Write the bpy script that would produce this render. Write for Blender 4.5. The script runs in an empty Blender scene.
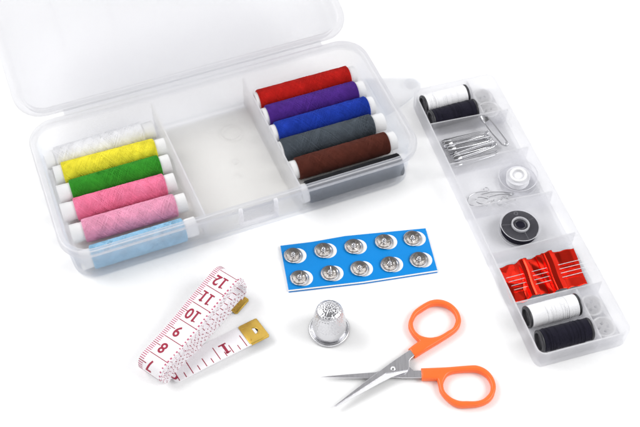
import bpy, bmesh, math, random
from mathutils import Vector, Matrix
random.seed(7)
S = 0.01                      # everything below is written in centimetres
scene = bpy.context.scene
COL = scene.collection
PI = math.pi

# ------------------------------------------------------------------ camera, light, exposure
cam_d = bpy.data.cameras.new('camera')
cam = bpy.data.objects.new('camera', cam_d)
COL.objects.link(cam)
cam.location = (0, -32.150 * S, 41.741 * S)
cam.rotation_euler = (math.radians(90 - 52.395), 0, 0)
cam_d.sensor_width = 36
cam_d.lens = 61.29
cam_d.clip_start = 0.01
cam_d.clip_end = 50
scene.camera = cam

world = bpy.data.worlds.new('World')
scene.world = world
world.use_nodes = True
wn = world.node_tree
wn.nodes.clear()
wo = wn.nodes.new('ShaderNodeOutputWorld')
bg = wn.nodes.new('ShaderNodeBackground')
tc = wn.nodes.new('ShaderNodeTexCoord')
sx = wn.nodes.new('ShaderNodeSeparateXYZ')
rp = wn.nodes.new('ShaderNodeValToRGB')
wn.links.new(tc.outputs['Generated'], sx.inputs[0])
wn.links.new(sx.outputs['Z'], rp.inputs[0])
nz = wn.nodes.new('ShaderNodeTexNoise'); nz.inputs['Scale'].default_value = 1.6; nz.inputs['Detail'].default_value = 1.5
wn.links.new(tc.outputs['Generated'], nz.inputs['Vector'])
cr = wn.nodes.new('ShaderNodeMapRange'); cr.interpolation_type = 'SMOOTHSTEP'
cr.inputs['From Min'].default_value = .42; cr.inputs['From Max'].default_value = .56
cr.inputs['To Min'].default_value = .55; cr.inputs['To Max'].default_value = 1.25
wn.links.new(nz.outputs['Fac'], cr.inputs['Value'])
mx = wn.nodes.new('ShaderNodeMix'); mx.data_type = 'RGBA'; mx.blend_type = 'MULTIPLY'; mx.inputs['Factor'].default_value = 1
wn.links.new(rp.outputs[0], mx.inputs['A']); wn.links.new(cr.outputs[0], mx.inputs['B'])
wn.links.new(mx.outputs['Result'], bg.inputs[0])
wn.links.new(bg.outputs[0], wo.inputs[0])
e = rp.color_ramp.elements
e[0].position = 0.0; e[0].color = (.16, .16, .17, 1)
e[1].position = 1.0; e[1].color = (.30, .30, .31, 1)
for p, v in ((.10, .22), (.26, .75), (.45, 1.0), (.66, 1.0), (.78, .62), (.90, .34)):
    k = e.new(p); k.color = (v, v, v * 1.01, 1)
bg.inputs[1].default_value = 1.12

def area(name, loc, target, size, power):
    l = bpy.data.lights.new(name, 'AREA')
    l.shape = 'RECTANGLE'; l.size = size[0]; l.size_y = size[1]; l.energy = power
    o = bpy.data.objects.new(name, l); COL.objects.link(o)
    o.location = loc
    o.rotation_euler = (Vector(target) - Vector(loc)).to_track_quat('-Z', 'Y').to_euler()
    return o
area('softbox', (-0.85, 0.30, 0.80), (0, 0, 0), (0.8, 0.6), 8.5)
area('softbox_fill', (0.85, -0.10, 0.75), (0, 0, 0), (0.6, 0.5), 6.0)

vs = scene.view_settings
vs.view_transform = 'Standard'; vs.look = 'None'; vs.exposure = 0.02; vs.gamma = 1.0
scene.cycles.use_denoising = True
scene.cycles.denoising_input_passes = 'RGB'
scene.cycles.max_bounces = 14
scene.cycles.transparent_max_bounces = 40
scene.cycles.transmission_bounces = 10
scene.cycles.diffuse_bounces = 5
scene.cycles.caustics_reflective = False
scene.cycles.caustics_refractive = False

# ------------------------------------------------------------------ materials
def mat(name):
    m = bpy.data.materials.new(name); m.use_nodes = True
    return m, m.node_tree, m.node_tree.nodes['Principled BSDF']

def solid(name, col, rough=.5, metal=0, spec=.5, noise=0, nscale=900, bump=0, bscale=3000, coat=0):
    m, nt, b = mat(name)
    b.inputs['Base Color'].default_value = (*col, 1)
    b.inputs['Roughness'].default_value = rough
    b.inputs['Metallic'].default_value = metal
    b.inputs['Specular IOR Level'].default_value = spec
    b.inputs['Coat Weight'].default_value = coat
    t = nt.nodes.new('ShaderNodeTexCoord')
    if noise:
        n = nt.nodes.new('ShaderNodeTexNoise'); n.inputs['Scale'].default_value = nscale
        n.inputs['Detail'].default_value = 4
        nt.links.new(t.outputs['Object'], n.inputs['Vector'])
        h = nt.nodes.new('ShaderNodeMix'); h.data_type = 'RGBA'
        h.inputs['A'].default_value = (*[c * (1 - noise) for c in col], 1)
        h.inputs['B'].default_value = (*[min(1, c * (1 + noise)) for c in col], 1)
        nt.links.new(n.outputs['Fac'], h.inputs['Factor'])
        nt.links.new(h.outputs['Result'], b.inputs['Base Color'])
    if bump:
        n2 = nt.nodes.new('ShaderNodeTexNoise'); n2.inputs['Scale'].default_value = bscale
        n2.inputs['Detail'].default_value = 3
        nt.links.new(t.outputs['Object'], n2.inputs['Vector'])
        bp = nt.nodes.new('ShaderNodeBump'); bp.inputs['Strength'].default_value = bump
        bp.inputs['Distance'].default_value = 0.0004
        nt.links.new(n2.outputs['Fac'], bp.inputs['Height'])
        nt.links.new(bp.outputs['Normal'], b.inputs['Normal'])
    return m

def milky(name, fac=.2, col=(.62, .62, .64), edge=.5, rough=.22, bump=.015, bscale=120, spec=.5, trans=.45, tint=(.965, .962, .958)):
    """translucent polypropylene: part see-through, part scattering, with a soft gloss"""
    m, nt, b = mat(name)
    N, L = nt.nodes, nt.links
    b.inputs['Base Color'].default_value = (*col, 1)
    b.inputs['Roughness'].default_value = rough
    b.inputs['Specular IOR Level'].default_value = spec
    tl = N.new('ShaderNodeBsdfTranslucent'); tl.inputs[0].default_value = (*col, 1)
    m1 = N.new('ShaderNodeMixShader'); m1.inputs[0].default_value = trans
    L.new(b.outputs[0], m1.inputs[1]); L.new(tl.outputs[0], m1.inputs[2])
    tr = N.new('ShaderNodeBsdfTransparent'); tr.inputs[0].default_value = (*tint, 1)
    lf = N.new('ShaderNodeLayerWeight'); lf.inputs['Blend'].default_value = .5
    lw = N.new('ShaderNodeMath'); lw.operation = 'POWER'; lw.inputs[1].default_value = 2.6
    L.new(lf.outputs['Facing'], lw.inputs[0])
    t = N.new('ShaderNodeTexCoord')
    n = N.new('ShaderNodeTexNoise'); n.inputs['Scale'].default_value = 60; n.inputs['Detail'].default_value = 5
    L.new(t.outputs['Object'], n.inputs['Vector'])
    a = N.new('ShaderNodeMath'); a.operation = 'MULTIPLY_ADD'
    a.inputs[1].default_value = edge; a.inputs[2].default_value = fac
    L.new(lw.outputs[0], a.inputs[0])
    mr = N.new('ShaderNodeMapRange'); mr.inputs['To Min'].default_value = .88; mr.inputs['To Max'].default_value = 1.12
    L.new(n.outputs['Fac'], mr.inputs['Value'])
    mu = N.new('ShaderNodeMath'); mu.operation = 'MULTIPLY'; mu.use_clamp = True
    L.new(a.outputs[0], mu.inputs[0]); L.new(mr.outputs[0], mu.inputs[1])
    m2 = N.new('ShaderNodeMixShader')
    L.new(mu.outputs[0], m2.inputs[0]); L.new(tr.outputs[0], m2.inputs[1]); L.new(m1.outputs[0], m2.inputs[2])
    L.new(m2.outputs[0], N['Material Output'].inputs[0])
    nb = N.new('ShaderNodeTexNoise'); nb.inputs['Scale'].default_value = bscale; nb.inputs['Detail'].default_value = 2
    L.new(t.outputs['Object'], nb.inputs['Vector'])
    bp = N.new('ShaderNodeBump'); bp.inputs['Strength'].default_value = bump; bp.inputs['Distance'].default_value = 0.0006
    L.new(nb.outputs['Fac'], bp.inputs['Height']); L.new(bp.outputs['Normal'], b.inputs['Normal'])
    return m

def thread_mat(name, col, rough=.85, dark=.72):
    m, nt, b = mat(name)
    N, L = nt.nodes, nt.links
    b.inputs['Roughness'].default_value = rough
    b.inputs['Specular IOR Level'].default_value = .12
    b.inputs['Sheen Weight'].default_value = .06
    t = N.new('ShaderNodeTexCoord')
    n = N.new('ShaderNodeTexNoise'); n.inputs['Scale'].default_value = 2600; n.inputs['Detail'].default_value = 3
    n3 = N.new('ShaderNodeTexNoise'); n3.inputs['Scale'].default_value = 260; n3.inputs['Detail'].default_value = 3
    L.new(t.outputs['Object'], n.inputs['Vector']); L.new(t.outputs['Object'], n3.inputs['Vector'])
    ad = N.new('ShaderNodeMath'); ad.operation = 'ADD'
    L.new(n.outputs['Fac'], ad.inputs[0]); L.new(n3.outputs['Fac'], ad.inputs[1])
    mr = N.new('ShaderNodeMapRange'); mr.inputs['From Min'].default_value = .6; mr.inputs['From Max'].default_value = 1.4
    L.new(ad.outputs[0], mr.inputs['Value'])
    h = N.new('ShaderNodeMix'); h.data_type = 'RGBA'
    h.inputs['A'].default_value = (*[c * dark for c in col], 1)
    h.inputs['B'].default_value = (*[min(1, c * 1.14 + .004) for c in col], 1)
    L.new(mr.outputs[0], h.inputs['Factor']); L.new(h.outputs['Result'], b.inputs['Base Color'])
    bp = N.new('ShaderNodeBump'); bp.inputs['Strength'].default_value = .5; bp.inputs['Distance'].default_value = 0.0002
    L.new(n.outputs['Fac'], bp.inputs['Height']); L.new(bp.outputs['Normal'], b.inputs['Normal'])
    return m

def clear_mat(name, fac=.02, col=(.7, .7, .72)):
    return milky(name, fac=fac, col=col, edge=.9, rough=.06, bump=.03, bscale=300, spec=.6, trans=.2, tint=(.985, .985, .99))

def brushed(name, col, rough, sy=40, bump=.25):
    m, nt, b = mat(name)
    N, L = nt.nodes, nt.links
    b.inputs['Base Color'].default_value = (*col, 1); b.inputs['Metallic'].default_value = 1
    t = N.new('ShaderNodeTexCoord'); mp = N.new('ShaderNodeMapping')
    mp.inputs['Rotation'].default_value = (0, 0, .6); mp.inputs['Scale'].default_value = (2600, sy * 2, 600)
    n = N.new('ShaderNodeTexNoise'); n.inputs['Scale'].default_value = 1; n.inputs['Detail'].default_value = 4
    L.new(t.outputs['Object'], mp.inputs[0]); L.new(mp.outputs[0], n.inputs['Vector'])
    mr = N.new('ShaderNodeMapRange'); mr.inputs['To Min'].default_value = rough * .7; mr.inputs['To Max'].default_value = rough * 1.4
    L.new(n.outputs['Fac'], mr.inputs['Value']); L.new(mr.outputs[0], b.inputs['Roughness'])
    bp = N.new('ShaderNodeBump'); bp.inputs['Strength'].default_value = bump; bp.inputs['Distance'].default_value = 0.00008
    L.new(n.outputs['Fac'], bp.inputs['Height']); L.new(bp.outputs['Normal'], b.inputs['Normal'])
    return m

def thimble_mat():
    m, nt, b = mat('dimpled_silver')
    N, L = nt.nodes, nt.links
    b.inputs['Base Color'].default_value = (.68, .68, .70, 1); b.inputs['Metallic'].default_value = 1
    b.inputs['Roughness'].default_value = .24
    t = N.new('ShaderNodeTexCoord')
    v = N.new('ShaderNodeTexNoise'); v.inputs['Scale'].default_value = 420; v.inputs['Detail'].default_value = 3
    L.new(t.outputs['Object'], v.inputs['Vector'])
    bp = N.new('ShaderNodeBump'); bp.inputs['Strength'].default_value = .25; bp.inputs['Distance'].default_value = 0.0004
    L.new(v.outputs['Fac'], bp.inputs['Height']); L.new(bp.outputs['Normal'], b.inputs['Normal'])
    return m

M = {}
M['table'] = solid('white_table', (.93, .93, .93), rough=.7, spec=.1, noise=.01, nscale=30)
M['pp'] = milky('milky_plastic', fac=.042, col=(.70, .76, .86), edge=.6, tint=(.966, .962, .960))
M['pp_div'] = milky('milky_divider', fac=.20, col=(.80, .80, .81), edge=.5)
M['pp_lid'] = milky('milky_lid', fac=.22, col=(.74, .74, .76), edge=.5, tint=(.945, .945, .952))
M['pp_rim'] = milky('milky_rim', fac=.26, col=(.74, .745, .77), edge=.5, tint=(.955, .955, .96))
M['pp_latch'] = milky('milky_latch', fac=.62, col=(.92, .92, .94), edge=.3)
M['pp_edge_glint'] = milky('milky_edge_glint', fac=.66, col=(.83, .83, .85), edge=.2, rough=.12)  # dense edge plastic, whitened so the crisp rim highlights are in the colour
M['lid_edge_glint'] = milky('milky_lid_edge_glint', fac=.55, col=(.80, .80, .82), edge=.2, rough=.12)  # same for the lid: highlight lines painted along its rim
M['pp_floor'] = milky('milky_floor', fac=.10, col=(.74, .73, .70), edge=.3, tint=(.955, .948, .932), bump=.12, bscale=1400)
M['tray_rim'] = milky('milky_tray_rim', fac=.26, col=(.84, .84, .86), edge=.5, tint=(.97, .97, .975))
M['rib'] = milky('milky_glint', fac=.85, col=(.93, .93, .94), edge=.1)  # near-opaque white: painted highlight for the lid ribs and button rims
M['lid_rim'] = milky('milky_lid_rim', fac=.3, col=(.80, .80, .82), edge=.3, tint=(.96, .96, .965))
M['tray_pp'] = milky('milky_tray', fac=.20, col=(.83, .83, .855), edge=.6, tint=(.980, .980, .984))
M['clear'] = clear_mat('clear_plastic')
M['button'] = milky('button_plastic', fac=.46, col=(.89, .89, .90), edge=.7, rough=.08, bump=.02)
M['core'] = solid('white_core', (.80, .80, .80), rough=.45, noise=.02)
M['silver'] = solid('bright_steel', (.60, .60, .62), rough=.15, metal=1, noise=.05, nscale=800)
M['needle'] = solid('needle_steel', (.86, .86, .87), rough=.12, metal=1)
M['nickel'] = solid('nickel_plate', (.58, .545, .51), rough=.13, metal=1, noise=.25, nscale=900, bump=.35, bscale=420)
M['blade'] = brushed('blade_steel', (.76, .75, .78), .30, bump=.12)
M['ground'] = brushed('ground_edge_steel', (.96, .96, .97), .32, bump=.05)
M['brass'] = brushed('brass_plate', (.62, .41, .085), .30, bump=.12)
M['thimble'] = thimble_mat()
M['orange'] = solid('orange_plastic', (.93, .165, .030), rough=.33, spec=.45, noise=.03, nscale=200)
M['blue_card'] = solid('blue_card', (.002, .235, .66), rough=.5, spec=.2, noise=.04, nscale=250)
M['paper'] = solid('white_paper', (.88, .88, .88), rough=.7, noise=.02)
M['tape'] = solid('tape_white', (.86, .84, .86), rough=.42, noise=.02, nscale=500, bump=.12, bscale=5000)
M['ink'] = solid('crimson_ink', (.34, .012, .045), rough=.5, noise=.12, nscale=2500)
M['ink_soft'] = solid('pink_ink', (.52, .10, .19), rough=.5, noise=.2, nscale=2500)
M['black_pl'] = solid('black_plastic', (.022, .022, .026), rough=.38, spec=.5, noise=.2)
M['foil'] = solid('red_foil', (.86, .030, .015), rough=.16, metal=1, noise=.12, nscale=300, bump=.10, bscale=120)
TH = dict(white=(.80, .80, .815), yellow=(.88, .79, .05), green=(.035, .30, .02), hot=(.95, .24, .40), pink=(.85, .38, .54),
          sky=(.33, .58, .77), red=(.54, .010, .006), purple=(.085, .022, .26), blue=(.010, .045, .40), grey=(.075, .092, .112),
          brown=(.105, .024, .014), black=(.010, .011, .014), navy=(.009, .008, .018))
TM = {k: thread_mat('thread_' + k, v, dark=.95 if k == 'white' else .7) for k, v in TH.items()}

# ------------------------------------------------------------------ builders
class MB:
    def __init__(s): s.v = []; s.f = []; s.m = []; s.sm = []
    def add(s, verts, faces, mi=0, smooth=True):
        b = len(s.v); s.v += [tuple(v) for v in verts]
        for f in faces:
            s.f.append([b + i for i in f]); s.m.append(mi); s.sm.append(smooth)
    def loft(s, loops, cap0=True, cap1=True, mi=0, smooth=True, closed=True, band=None):
        n = len(loops[0]); b = [p for L in loops for p in L]; f = []; f0 = len(s.m)
        for i in range(len(loops) - 1):
            for j in range(n if closed else n - 1):
                k = (j + 1) % n
                f.append((i * n + j, i * n + k, (i + 1) * n + k, (i + 1) * n + j))
        if cap0: f.append(list(range(n))[::-1])
        if cap1: f.append([(len(loops) - 1) * n + j for j in range(n)])
        s.add(b, f, mi, smooth)
        for i0, i1, k in (band or ()):
            for i in range(i0, i1):
                for j in range(n): s.m[f0 + i * n + j] = k
        if band and cap1: s.m[-1] = band[-1][2] if band[-1][0] >= 90 else s.m[-1]
    def lathe(s, prof, n=48, axis='z', o=(0, 0, 0), mi=0, close=False):
        loops = []
        for r, h in prof:
            L = []
            for j in range(n):
                a = 2 * PI * j / n
                c, d = r * math.cos(a), r * math.sin(a)
                L.append((o[0] + c, o[1] + d, o[2] + h) if axis == 'z' else (o[0] + h, o[1] + c, o[2] + d))
            loops.append(L)
        if close: loops.append(loops[0])
        s.loft(loops, cap0=not close and prof[0][0] > 1e-4, cap1=not close and prof[-1][0] > 1e-4, mi=mi)
    def tube(s, pts, r, n=8, mi=0, closed=False, caps=True):
        P = [Vector(p) for p in pts]; m = len(P)
        rr = r if isinstance(r, (list, tuple)) else [r] * m
        loops = []; nrm = None
        for i in range(m):
            a = P[(i - 1) % m] if (closed or i > 0) else P[i]
            b = P[(i + 1) % m] if (closed or i < m - 1) else P[i]
            t = (b - a).normalized()
            if nrm is None:
                nrm = t.orthogonal().normalized()
            nrm = (nrm - t * nrm.dot(t))
            nrm = nrm.normalized() if nrm.length > 1e-6 else t.orthogonal().normalized()
            bi = t.cross(nrm)
            loops.append([P[i] + (nrm * math.cos(2 * PI * k / n) + bi * math.sin(2 * PI * k / n)) * rr[i] for k in range(n)])
        if closed: loops.append(loops[0])
        s.loft(loops, cap0=caps and not closed, cap1=caps and not closed, mi=mi)
    def box(s, x0, x1, y0, y1, z0, z1, mi=0):
        v = [(x, y, z) for z in (z0, z1) for y in (y0, y1) for x in (x0, x1)]
        s.add(v, [(0, 2, 3, 1), (4, 5, 7, 6), (0, 1, 5, 4), (2, 6, 7, 3), (0, 4, 6, 2), (1, 3, 7, 5)], mi, False)
    def mesh(s, me, mi=0, M4=None):
        vs_ = [(M4 @ v.co if M4 else v.co.copy()) for v in me.vertices]
        s.add(vs_, [list(p.vertices) for p in me.polygons], mi, True)
    def build(s, name, mats, parent=None, loc=None, rot=None, auto=40, bevel=0):
        me = bpy.data.meshes.new(name)
        me.from_pydata([(x * S, y * S, z * S) for x, y, z in s.v], [], s.f)
        mats = mats if isinstance(mats, (list, tuple)) else [mats]
        for m in mats: me.materials.append(m)
        me.polygons.foreach_set('material_index', s.m)
        me.polygons.foreach_set('use_smooth', s.sm)
        me.validate()
        bm = bmesh.new(); bm.from_mesh(me)
        bmesh.ops.remove_doubles(bm, verts=bm.verts, dist=1e-7)
        bmesh.ops.recalc_face_normals(bm, faces=bm.faces)
        for ed in bm.edges:
            if len(ed.link_faces) == 2 and ed.calc_face_angle(0) > math.radians(auto): ed.smooth = False
        bm.to_mesh(me); bm.free()
        o = bpy.data.objects.new(name, me); COL.objects.link(o)
        if parent: o.parent = parent
        if loc: o.location = [c * S for c in loc]
        if rot: o.rotation_euler = rot
        if bevel:
            bv = o.modifiers.new('bevel', 'BEVEL'); bv.width = bevel * S; bv.segments = 2; bv.limit_method = 'ANGLE'
        return o

def tag(o, label=None, cat=None, group=None, kind=None):
    if label: o['label'] = label
    if cat: o['category'] = cat
    if group: o['group'] = group
    if kind: o['kind'] = kind
    return o
def thing(name, label, cat, loc=(0, 0, 0), rot=(0, 0, 0), group=None):
    o = bpy.data.objects.new(name, None); COL.objects.link(o)
    o.empty_display_size = .01
    o.location = [c * S for c in loc]; o.rotation_euler = rot
    return tag(o, label, cat, group)
def dup(root, loc, rot=None, label=None):
    r = root.copy(); COL.objects.link(r); r.location = [c * S for c in loc]
    if rot: r.rotation_euler = rot
    if label: r['label'] = label
    for ch in root.children:
        c = ch.copy(); COL.objects.link(c); c.parent = r
        for g in ch.children:
            d = g.copy(); COL.objects.link(d); d.parent = c
    return r

def curve_mesh(outlines, extrude, bevel, res=3):
    """filled outline (with holes) given thickness and a rounded edge; returned as a mesh in cm"""
    cu = bpy.data.curves.new('outline', 'CURVE'); cu.dimensions = '2D'; cu.fill_mode = 'BOTH'
    cu.extrude = extrude; cu.bevel_depth = bevel; cu.bevel_resolution = res; cu.offset = -bevel
    for pts in outlines:
        sp = cu.splines.new('POLY'); sp.points.add(len(pts) - 1)
        for p, q in zip(sp.points, pts): p.co = (q[0], q[1], 0, 1)
        sp.use_cyclic_u = True
    o = bpy.data.objects.new('outline', cu); COL.objects.link(o)
    dg = bpy.context.evaluated_depsgraph_get(); dg.update()
    me = bpy.data.meshes.new_from_object(o.evaluated_get(dg))
    bpy.data.objects.remove(o); bpy.data.curves.remove(cu)
    return me
def text_mesh(txt, size, bold=.022):
    cu = bpy.data.curves.new('digits', 'FONT'); cu.body = txt; cu.size = size
    cu.align_x = 'CENTER'; cu.align_y = 'CENTER'; cu.offset = bold * size; cu.resolution_u = 4
    o = bpy.data.objects.new('digits', cu); COL.objects.link(o)
    dg = bpy.context.evaluated_depsgraph_get(); dg.update()
    me = bpy.data.meshes.new_from_object(o.evaluated_get(dg))
    bpy.data.objects.remove(o); bpy.data.curves.remove(cu)
    return me
def smooth_loop(pts, k=4, sharp=()):
    n = len(pts); out = []
    for i in range(n):
        p0, p1, p2, p3 = (Vector((*pts[(i + d) % n], 0)) for d in (-1, 0, 1, 2))
        if i in sharp: p0 = p1 - (p2 - p1) * .01
        if (i + 1) % n in sharp: p3 = p2 + (p2 - p1) * .01
        straight = (i in sharp and (i + 1) % n in sharp)
        for j in range(1 if straight else k):
            t = j / k
            q = .5 * ((2 * p1) + (p2 - p0) * t + (2 * p0 - 5 * p1 + 4 * p2 - p3) * t * t + (3 * p1 - p0 - 3 * p2 + p3) * t ** 3)
            out.append((q.x, q.y))
    return out
def rrect(x0, x1, y0, y1, r, z, n=7):
    out = []
    for cx, cy, a0 in ((x1 - r, y0 + r, -90), (x1 - r, y1 - r, 0), (x0 + r, y1 - r, 90), (x0 + r, y0 + r, 180)):
        for i in range(n + 1):
            a = math.radians(a0 + 90 * i / n)
            out.append((cx + r * math.cos(a), cy + r * math.sin(a), z))
    return out
def circle(cx, cy, r, n=32, a0=0, a1=2 * PI, end=False):
    return [(cx + r * math.cos(a0 + (a1 - a0) * i / n), cy + r * math.sin(a0 + (a1 - a0) * i / n)) for i in range(n + (1 if end else 0))]

# ------------------------------------------------------------------ the setting
g = MB(); g.add([(-150, -150, 0), (150, -150, 0), (150, 150, 0), (-150, 150, 0)], [(0, 1, 2, 3)])
tag(g.build('table_surface', M['table']), 'plain white table surface under the sewing kit', None, None, 'structure')

# ------------------------------------------------------------------ the box
BX = (-4.655, 2.636, 0); BYAW = .3711
box = thing('sewing_box', 'long translucent plastic box with its lid open, holding two rows of coloured thread', 'box', BX, (0, 0, BYAW))
def place(frame, yaw, x, y, z=0):
    c, s_ = math.cos(yaw), math.sin(yaw)
    return (frame[0] + x * c - y * s_, frame[1] + x * s_ + y * c, frame[2] + z)
def BL(d, z, r, fx=0):          # box outline inset d from the flange outline
    return rrect(-8.78 + d, 8.76 - d, -4.33 + d, 4.34 - d, max(.2, r), z)
b = MB()
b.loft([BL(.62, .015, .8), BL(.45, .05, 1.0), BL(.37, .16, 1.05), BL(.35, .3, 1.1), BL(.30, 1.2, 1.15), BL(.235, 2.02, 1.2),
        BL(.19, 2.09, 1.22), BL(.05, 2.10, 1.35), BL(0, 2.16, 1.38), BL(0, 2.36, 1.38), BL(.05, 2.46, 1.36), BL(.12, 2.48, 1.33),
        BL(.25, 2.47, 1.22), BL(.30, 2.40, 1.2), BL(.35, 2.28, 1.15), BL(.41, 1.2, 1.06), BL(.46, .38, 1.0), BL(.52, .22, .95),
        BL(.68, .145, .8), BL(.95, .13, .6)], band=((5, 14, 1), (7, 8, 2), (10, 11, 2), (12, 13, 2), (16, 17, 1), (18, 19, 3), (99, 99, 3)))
b.build('box_body', [M['pp'], M['pp_rim'], M['pp_edge_glint'], M['pp_floor']], box, auto=70)
# divider walls
def divider(name, parent, p0, p1, z0, z1, th, m, bow=0):
    d = MB(); a = Vector((*p0, 0)); c = Vector((*p1, 0)); t = (c - a).normalized(); nrm = Vector((-t.y, t.x, 0)) * th / 2
    k = 10; loops = []
    for i in range(k + 1):
        q = a.lerp(c, i / k) + Vector((-t.y, t.x, 0)) * bow * math.sin(PI * i / k)
        e_ = .72
        loops.append([q - nrm * 1.25 + Vector((0, 0, z0)), q + nrm * 1.25 + Vector((0, 0, z0)), q + nrm * e_ + Vector((0, 0, z1 - .03)),
                      q + nrm * .3 + Vector((0, 0, z1)), q - nrm * .3 + Vector((0, 0, z1)), q - nrm * e_ + Vector((0, 0, z1 - .03))])
    d.loft(loops)
    o_ = d.build(name, [m, M['pp_edge_glint']], parent, auto=30)
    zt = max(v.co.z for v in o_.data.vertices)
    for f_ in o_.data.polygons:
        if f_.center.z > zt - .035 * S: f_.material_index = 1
    return o_
divider('divider', box, (-2.15, -3.86), (-2.5, 3.88), .12, 2.1, .13, M['pp_div'])
divider('divider', box, (2.52, -3.86), (2.32, 3.88), .12, 2.1, .13, M['pp_div'])
# faint mould marks on the floor of the middle bay
mk = MB()
for (x, y, r) in ((.6, .35, .16), (1.0, 2.3, .5)):
    mk.tube([(x + r * math.cos(a), y + r * math.sin(a), .134) for a in [2 * PI * i / 30 for i in range(30)]], .02, 6, closed=True)
mk.lathe([(.09, .13), (.07, .16), (.0001, .165)], 16, o=(.45, -.45, 0))
mk.build('mould_mark', M['pp_div'], box)
# latch plate with its raised U border
l = MB()
l.box(-.62, 1.08, -4.40, -4.345, 1.42, 2.42)
for seg in (((-.62, 2.46), (-.62, 1.42)), ((-.62, 1.42), (1.08, 1.42)), ((1.08, 1.42), (1.08, 2.46))):
    (xa, za), (xb, zb) = seg
    w_ = .085
    l.box(min(xa, xb) - w_, max(xa, xb) + w_, -4.56, -4.37, min(za, zb) - w_, max(za, zb) + w_, 1)
l.build('latch', [M['pp_rim'], M['pp_latch']], box, bevel=.025)

# lid, opened past the vertical: tilt 20 degrees above level
th = math.radians(20)
def LP(p):                       # (x, along the lid, out of its hollow side) -> box frame
    x, v, n = p
    return (x, 4.52 + v * math.cos(th) - n * math.sin(th), 2.45 + v * math.sin(th) + n * math.cos(th))
def LL(d, n_, r):
    return [LP(p) for p in rrect(-8.9 + d, 8.53 - d, .03 + d, 8.75 - d, r, n_)]
ld = MB()
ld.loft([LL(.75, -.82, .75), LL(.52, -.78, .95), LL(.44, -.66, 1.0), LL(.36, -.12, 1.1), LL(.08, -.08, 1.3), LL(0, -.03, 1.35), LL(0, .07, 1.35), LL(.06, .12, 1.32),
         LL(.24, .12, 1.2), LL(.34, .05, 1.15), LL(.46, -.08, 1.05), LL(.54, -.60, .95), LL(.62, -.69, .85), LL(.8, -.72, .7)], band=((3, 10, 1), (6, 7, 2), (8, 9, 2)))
lid = ld.build('lid', [M['pp_lid'], M['lid_rim'], M['lid_edge_glint']], box, auto=70)
for x0, v0 in ((-5.72, 3.85), (-2.95, 4.05)):
    r_ = MB(); v_ = [(x0 + .03, v0, -.70), (x0 - .02, v0 + 1.5, -.70), (x0 - .05, v0 + 3.6, -.70)]
    r_.tube([LP((x, v, n)) for x, v, n in v_], [.03, .055, .055], 10)
    r_.build('rib', M['rib'], lid)
hg = MB()
hl = []
for x in (-6.75, 6.8):
    hl.append([(x, 4.30, 2.36), (x, 4.40, 2.34), (x, 4.50, 2.36), (x, 4.62, 2.42), (x, 4.62, 2.52), (x, 4.50, 2.43), (x, 4.40, 2.41), (x, 4.30, 2.43)])
hg.loft(hl)
hg.build('hinge', M['pp_rim'], box, auto=30)

# ------------------------------------------------------------------ big thread spools
def spool_meshes(seed, x0, x1, core0, core1):
    rd = random.Random(seed)
    c = MB()
    c.lathe([(.36, core0), (.44, core0), (.465, core0 + .03), (.465, core0 + .40), (.45, core0 + .5), (.45, core1 - .5), (.465, core1 - .40),
             (.465, core1 - .03), (.44, core1), (.36, core1)], 40, 'x', close=True)
    c.lathe([(.10, core0 + .25), (.36, core0 + .25)], 24, 'x')
    cme = c
    t = MB()
    prof = [(.47, x0), (.53, x0 + .015), (.542, x0 + .06)]
    k = 26
    for i in range(k + 1):
        u = i / k
        prof.append((.545 + .006 * math.sin(u * 9 + seed), x0 + .08 + (x1 - x0 - .16) * u))
    prof += [(.542, x1 - .06), (.53, x1 - .015), (.47, x1)]
    t.lathe(prof, 40, 'x')
    # the crossed windings: helical strands laid one way and back
    for i in range(150):
        d = 1 if i % 2 else -1
        a0 = rd.uniform(0, 2 * PI); turns = rd.uniform(1.7, 2.3) * (x1 - x0) / 4.6
        xa = x0 + .04 + abs(rd.gauss(0, .03)); xb = x1 - .04 - abs(rd.gauss(0, .03))
        n = 50; p = []; ph = rd.uniform(0, 6.3)
        rad = .549 + rd.uniform(-.004, .012)
        for j in range(n + 1):
            u = j / n
            a = a0 + d * 2 * PI * turns * u + .10 * math.sin(u * 11 + ph)
            r = rad + .004 * math.sin(u * 23 + ph)
            p.append((xa + (xb - xa) * u, r * math.cos(a), r * math.sin(a)))
        t.tube(p, .0135, 4)
    for i in range(5):           # a few fuzzy loose loops
        a0 = rd.uniform(.3, 2.6); xm = rd.uniform(x0 + .5, x1 - .5); p = []
        for j in range(14):
            u = j / 13
            a = a0 + .8 * u; r = .566 + .012 * math.sin(PI * u)
            p.append((xm + .5 * u * rd.choice((1, 1, .96)) + .08 * math.sin(u * 5), r * math.cos(a), r * math.sin(a)))
        t.tube(p, .009, 4)
    return cme, t
TRN = []
def make_spool(x0, x1, c0, c1, seed, key, label, pos, yaw, roll):
    root = thing('thread_spool', label, 'thread spool', pos, (roll, 0, yaw), 'coloured thread spools in the box')
    c, t = spool_meshes(seed, x0, x1, c0, c1)
    c.build('core', M['core'], root, auto=35)
    t.build('thread', TM[key], root, auto=60)
    return root
left = [('white', 3.33, -8.28, .04, 'white thread spool at the back of the pale row, behind the yellow one', -2.28, 2.20),
        ('yellow', 2.13, -8.05, -.05, 'bright yellow thread spool between the white and green ones', -2.38, 2.28),
        ('green', .95, -8.16, 0, 'leaf green thread spool between the yellow and hot pink ones', -2.16, 2.30),
        ('hot', -.25, -8.26, -.03, 'hot pink thread spool between the green and the pale pink ones', -2.14, 2.30),
        ('pink', -1.68, -8.14, -.03, 'pale pink thread spool lying highest in front of the hot pink one', -2.20, 2.28),
        ('sky', -3.22, -8.1, 0, 'light blue thread spool seen through the front wall of the box', -2.25, 2.22)]
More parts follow.
